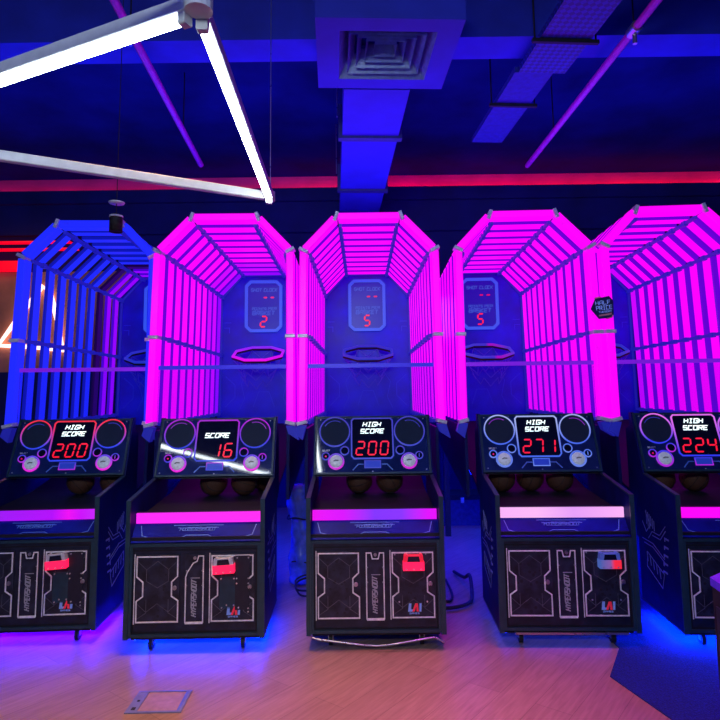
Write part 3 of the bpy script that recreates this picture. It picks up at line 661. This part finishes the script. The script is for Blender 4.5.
U_blue = mat('underglow_blue', (.1, .1, .3), .4, emit=(0, .012, 1), es=130); U_pur = mat('underglow_violet', (.1, .1, .3), .4, emit=(.035, 0, 1), es=130); U_bright = mat('underglow_bright', (.1, .1, .3), .4, emit=(0, .03, 1), es=420); U_ramp = mat('added_ramp_blue', (.02, .02, .2), .4, emit=(.002, .012, 1), es=9); U_dim = mat('underglow_dim', (.1, .1, .3), .4, emit=(.01, .03, 1), es=8)
rb = mat('guard_rail_blue', (.02, .03, .4), .3, emit=(.04, .02, .8), es=.6); rp = mat('guard_rail_violet', (.1, .02, .4), .3, emit=(.22, .01, .75), es=.7)
def ringm(n, top, bot, es=1.0): return glow('ring_' + n, [(.1, bot), (.9, top)], es, 2)
r1 = ringm('red_blue', (1, .03, .07), (.03, .06, .9), .9); r1b = ringm('blue_magenta', (.05, .06, .8), (.5, .02, .8), .8); r1c = ringm('magenta_low', (.12, .06, .85), (.9, .02, .8), .9)
r2 = ringm('violet', (.45, .01, .75), (.02, .05, .8), .85); r3 = ringm('soft_blue', (.06, .05, .62), (.06, .08, .7), .8); r3b = ringm('pink_low', (.12, .06, .7), (.7, .02, .75), .9)
r4 = ringm('white_blue', (.38, .45, .9), (.06, .14, .85), .95); r4b = ringm('pale_blue', (.08, .18, .9), (.16, .26, .95), .85); r5 = ringm('white_magenta', (.8, .16, .9), (.03, .04, .9), .95); r5b = ringm('magenta_blue', (.05, .04, .9), (.5, .02, .8), .85)
hm = glow('hoop_magenta', [(0, (.9, 0, .9)), (1, (.2, .02, 1))], .9, 2); hb = glow('hoop_blue', [(0, (.02, .05, .9)), (1, (.03, .04, .9))], .55, 2)
hbm = glow('hoop_blue_pink', [(0, (.03, .06, .9)), (.55, (.05, .04, .9)), (.62, (.6, .0, .8)), (1, (.03, .05, .9))], .6, 0)
pl_b = mat('plate_blue', (.02, .04, .3), .3, emit=(.02, .05, .6), es=.5)
arc = mat('arc_line', (.05, .05, .4), .4, emit=(.05, .05, .7), es=.5); arc5 = mat('arc_line_violet', (.2, .02, .4), .4, emit=(.35, .03, .7), es=.6)
bar1 = glow('bar_violet', [(0, (.30, .01, .9)), (.62, (.45, 0, .95)), (.75, (.85, 0, .9)), (.85, (.6, 0, .95)), (1, (.55, .02, .95))], 1.0, 0)
bar2 = glow('bar_magenta', [(0, (1, .02, .95)), (1, (1, .02, .9))], 1.0, 0)
bar3 = glow('bar_fade', [(0, (.85, 0, .9)), (.25, (.7, .0, 1)), (.5, (.22, .03, 1)), (.72, (.25, .03, 1)), (.93, (.75, 0, 1)), (1, (.8, 0, .95))], 1.0, 0)
bar4 = glow('bar_white_pink', [(0, (.95, .45, .95)), (.3, (1, .5, .95)), (.6, (.80, .35, .95)), (1, (1, .45, .95))], 1.0, 0)
bar5 = glow('bar_pure_magenta', [(0, (1, 0, .95)), (1, (1, 0, 1))], 1.0, 0)
mags = ['mag'] * 10
CF = [
 dict(slat=(.060, .015), ribs=['blu'] * 6 + ['blu', 'off', 'vio', 'vio'], digits='200', head=2, ring=r1, ring2=r1b, btnring=r1c, arc=arc, plate=pl_b, bar=bar1, hoop=hb, bar_mat=rp, slot='full', reader=(.185, .535, R(4)), reader_top=M_rgrey, rglow=M_rglow, plates=True, under=U_pur, rod=None),
 dict(ribs=['mag'] * 7 + ['vm', 'vm', 'vio'], digits=' 16', head=1, ring=r2, ring2=r2, btnring=r1c, arc=arc5, plate=pl_b, bar=bar2, hoop=hm, bar_mat=rb, slot='cut', reader=(.185, .535, R(3)), reader_top=M_rgrey, rglow=M_rglow, plates=True, under=U_blue, rod=None, pts='2'),
 dict(ribs=mags, digits='200', head=2, ring=r3, ring2=r3, btnring=r3b, arc=arc, plate=pl_b, bar=bar3, hoop=hb, bar_mat=rb, slot='full', reader=(.238, .535, 0), reader_top=M_rred, rglow=M_rglow, plates=False, under=None, rod='bent'),
 dict(ribs=mags, digits='271', head=2, ring=r4, ring2=r4b, btnring=r4b, arc=arc5, plate=pl_b, bar=bar4, hoop=hbm, bar_mat=rp, slot='full', reader=(.255, .535, 0), reader_top=M_rblue, rglow=M_rglow_half, plates=False, under=U_dim, rod='flat'),
 dict(slat=(.074, .028), ribs=mags[:9] + ['vm'], digits='224', head=2, ring=r5, ring2=r5b, btnring=r5b, arc=arc, plate=pl_b, bar=bar5, hoop=hb, bar_mat=rp, slot='full', reader=(.24, .535, 0), reader_top=M_rblue, rglow=M_rglow_half, plates=False, under=U_bright, rod=None),
]
POS = [(-2.214, 4.850, 2.95), (-1.071, 4.712, 1.09), (.080, 4.733, -.10), (1.316, 4.729, -2.05), (2.458, 4.648, -3.76)]
LAB = ['basketball arcade machine with the blue cage, reading 200', 'basketball arcade machine with a magenta cage, reading 16', 'basketball arcade machine with a magenta cage, reading 200',
       'basketball arcade machine with a magenta cage, reading 271', 'basketball arcade machine with a magenta cage, reading 224']
ROOTS = [machine((x, y, 0), a, c, l) for (x, y, a), c, l in zip(POS, CF, LAB)]

# ------------------------------------------------------------------ basketballs on the ramps
def ball(i, x, y, lab, r=.10):
    X, Y, a = POS[i]; a = R(a); ly = y; lz = .80 + (ly + .65) * .0643 + r + .002
    o = empty('basketball', (X + x * math.cos(a) - ly * math.sin(a), Y + x * math.sin(a) + ly * math.cos(a), lz))
    tag(o, lab, 'ball', 'basketballs on the machine ramps')
    prof = [(r * math.sin(math.pi * k / 18), -r * math.cos(math.pi * k / 18)) for k in range(19)]
    b = MB().m(M_ball).lathe(prof, 32).build('ball_skin', M_ball, o)
    rr = r + .0005
    q = MB().m(M_rubber)
    for kind in range(4):
        pts = []
        for k in range(40):
            u = 2 * math.pi * k / 40; c, s = math.cos(u), math.sin(u)
            if kind == 0: p = (c, s, 0)
            elif kind == 1: p = (c, 0, s)
            else:
                h = (.62 if kind == 2 else -.62) * (1 - .35 * c * c); p = Vector((c * .8, h, s * .8)).normalized()
            pts.append(Vector(p) * rr)
        q.tube(pts, .0022, 5, True)
    q.build('seam', M_rubber, b); o.rotation_euler = (random.uniform(0, 3), random.uniform(0, 3), random.uniform(0, 3))
nm = {0: 'blue-caged machine', 1: 'machine reading 16', 2: 'magenta machine reading 200', 3: 'machine reading 271', 4: 'machine reading 224'}
for i, spots in enumerate([((.02, -.07), (.27, -.07)), ((-.05, -.07), (.18, -.07), (.305, .09)), ((-.10, -.07), (.13, -.07)), ((-.25, -.07), (-.035, -.06), (.18, -.08)), ((-.22, -.07), (.02, -.07))]):
    words_ = ['left one', 'right one'] if len(spots) == 2 else ['leftmost of three', 'middle of three', 'rightmost of three']
    for (x, y), w_ in zip(spots, words_):
        ball(i, x, y, 'brown basketball under the panel of the %s, %s' % (nm[i], w_))

# ------------------------------------------------------------------ hexagon price sign on the cage post
t = empty('price_sign', (1.853, 4.555, 2.218), R(-6)); tag(t, 'dark pentagonal half price sign on the post between two magenta cages', 'sign')
M_sign = mat('navy_sign_print', (.008, .010, .10), .35, noise=.3); M_signt = mat('pale_sign_lettering', (.30, .42, .95), .5, emit=(.2, .3, .8), es=.35); M_signe = mat('sign_edge_pink', (.75, .25, .3), .5)
FS = dict(o=(0, 0, 0), u=(1, 0, .08), v=(-.08, 0, 1), n=(0, -1, 0))
MB().frame(**FS).m(M_sign).poly([(-.085, .0), (-.042, .075), (.062, .086), (.088, .045), (.078, -.06), (.05, -.082), (-.034, -.082)], 0, .008).build('sign_board', M_sign, t)
q = MB().frame(**FS).m(M_signt); text(q, 'HALF', .010, .040, .029, .11, .0042, .008, .010); text(q, 'PRICE', .014, .0, .029, .115, .0042, .008, .010); text(q, 'TUESDAY', .018, -.031, .012, .095, .0022, .008, .010); q.build('lettering', M_signt, t)
q = MB().frame(**FS).m(M_signe).poly([(-.032, -.066), (.060, -.058), (.062, -.044), (-.034, -.052)], .008, .010).ribbon([(-.045, .078), (.0, .084)], .010, .0, .009).ribbon([(.02, -.086), (.06, -.078), (.072, -.062)], .008, 0, .009); q.build('sign_accent', M_signe, t)

# ------------------------------------------------------------------ floor box
t = empty('floor_box', (-1.076, 3.344, 0), R(1)); tag(t, 'metal framed floor socket box with wood lid set in the wooden floor', 'floor box')
M_fb = mat('blue_grey_plastic', (.20, .22, .34), .45, noise=.15); M_lid = mat('wood_lid', (.48, .28, .19), .4, noise=.15, nscale=25)
MB().m(M_fb).ribbon([(-.136, -.106), (.136, -.106), (.136, .106), (-.136, .106)], .014, 0, .006, True).build('frame', M_fb, t)
MB().m(M_lid).box(-.082, .115, -.096, .096, .0005, .004).build('lid', M_lid, t)
h = MB().m(M_fb).box(-.129, -.086, -.099, .099, .0005, .005).build('cable_flap', M_fb, t)
MB().m(M_dark).box(-.120, -.100, -.085, -.06, .005, .0065).box(-.118, -.104, .0, .015, .005, .0065).build('cable_outlet', M_dark, h)
MB().m(mat('flap_blue', (.10, .16, .5), .4, noise=.2)).box(.1155, .129, -.099, .099, .0005, .005).build('handle_edge', None, t)

# ------------------------------------------------------------------ clutter between the machines
M_wrap = mat('blue_plastic_wrap', (.10, .16, .75), .25, noise=.4, nscale=14, bump=.6)
def bundle(loc, lab):
    o = empty('wrapped_bundle', loc); tag(o, lab, 'bundle')
    seg, rows = 20, 26; v = []; f = []
    for j in range(rows):
        z = .82 * j / (rows - 1)
        rr = .095 * (1 + .16 * math.sin(9 * z) + .07 * math.sin(31 * z + 1)) * (1 if 0 < j < rows - 1 else .55)
        for i in range(seg):
            a = 2 * math.pi * i / seg; w = rr * (1 + .10 * math.sin(5 * a + 17 * z) + .06 * math.sin(11 * a - 40 * z))
            v.append((w * math.cos(a) + .02 * math.sin(6 * z), .9 * w * math.sin(a), z))
    for j in range(rows - 1):
        for i in range(seg): k = (i + 1) % seg; f.append((j * seg + i, j * seg + k, (j + 1) * seg + k, (j + 1) * seg + i))
    f += [tuple(range(seg - 1, -1, -1)), tuple(range((rows - 1) * seg, rows * seg))]
    MB().m(M_wrap).add(v, f, True).build('plastic_wrap', M_wrap, o)
    for z in (.2, .55):
        q = MB().m(M_dark); q.tube([(.108 * math.cos(2 * math.pi * k / 20) + .02 * math.sin(6 * z), .1 * math.sin(2 * math.pi * k / 20), z + .01 * math.sin(k)) for k in range(20)], .006, 6, True); q.build('strap', M_dark, o)
bundle((-.53, 5.28, 0), 'lumpy bundle in blue plastic wrap standing between two machines')
def cable(pts, r, lab, name='cable'):
    P = [Vector(p) for p in pts]; out = []
    for i in range(len(P) - 1):
        p0, p1, p2, p3 = P[max(i - 1, 0)], P[i], P[i + 1], P[min(i + 2, len(P) - 1)]
        for k in range(6):
            u = k / 6; out.append(.5 * ((2 * p1) + (p2 - p0) * u + (2 * p0 - 5 * p1 + 4 * p2 - p3) * u * u + (3 * p1 - p0 - 3 * p2 + p3) * u ** 3))
    out.append(P[-1]); tag(MB().m(M_rubber).tube(out, r, 8).build(name, M_rubber), lab, 'cable')
cable([(-.44 + .10 * math.cos(a) * (1 + .1 * math.sin(3 * a)), 4.98 + .10 * math.sin(a), .009 + .09 * (.5 + .5 * math.sin(a)) + .004 * a) for a in [.6 * k for k in range(18)]] + [(-.36, 5.1, .01), (-.42, 5.4, .01), (-.44, 5.8, .01)], .008, 'coiled black cable on the floor at the foot of the wrapped bundle', 'coiled_cable')
cable([(.60, 4.60, .022), (.70, 4.62, .024), (.80, 4.70, .03), (.84, 4.85, .05), (.86, 5.05, .12), (.84, 5.2, .06), (.80, 5.5, .02)], .014, 'thick black cable on the floor beside the machine reading 271', 'power_cable')
cable([(.60, 4.80, .012), (.66, 4.78, .012), (.70, 4.95, .012), (.70, 5.3, .012)], .010, 'thin black cable lying behind the thick one by the machine reading 271', 'power_cable')
t = empty('storage_case', (1.20, 7.6, 0)); tag(t, 'dark low case on the floor behind the machines reading 200 and 271', 'case')
M_case = mat('dark_case_shell', (.02, .02, .12), .5, noise=.3)
MB().m(M_case).cbox(-.26, .26, -.2, .2, 0, .30, .03).build('case_body', M_case, t); MB().m(M_dark).cbox(-.265, .265, -.205, .205, .301, .36, .03).build('lid', M_dark, t)
MB().m(M_screw).box(-.02, .02, -.222, -.206, .27, .33).build('latch', M_screw, t)

# ------------------------------------------------------------------ machine corner close to the viewer
t = empty('game_console', (1.109, 2.0, 0)); tag(t, 'black game cabinet with a violet-lit top corner, cut off by the photo edge', 'game cabinet')
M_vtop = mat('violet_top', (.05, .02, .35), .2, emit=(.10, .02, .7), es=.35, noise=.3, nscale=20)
foot = [(0, 0), (.276, .215), (.7, .215), (.7, -.6), (-.073, -.6)]
MB().m(M_dark).poly([(x + .004, y - .002) for x, y in foot], 0, .972).build('cabinet_body', M_dark, t)
MB().m(M_vtop).poly(foot, .973, .998).build('table_top', M_vtop, t)
MB().m(M_black).frame((.004, -.002, 0), (-.121, -.993, 0), (0, 0, 1), (-.993, .121, 0)).poly([(.03, .06), (.55, .06), (.55, .92), (.03, .92)], .0005, .006).build('front_panel', M_black, t)
MB().m(M_screw).frame((.004, -.002, 0), (-.121, -.993, 0), (0, 0, 1), (-.993, .121, 0)).disc(.015, .66, .006, 0.0005, .004, 12).build('bolt', M_screw, t)
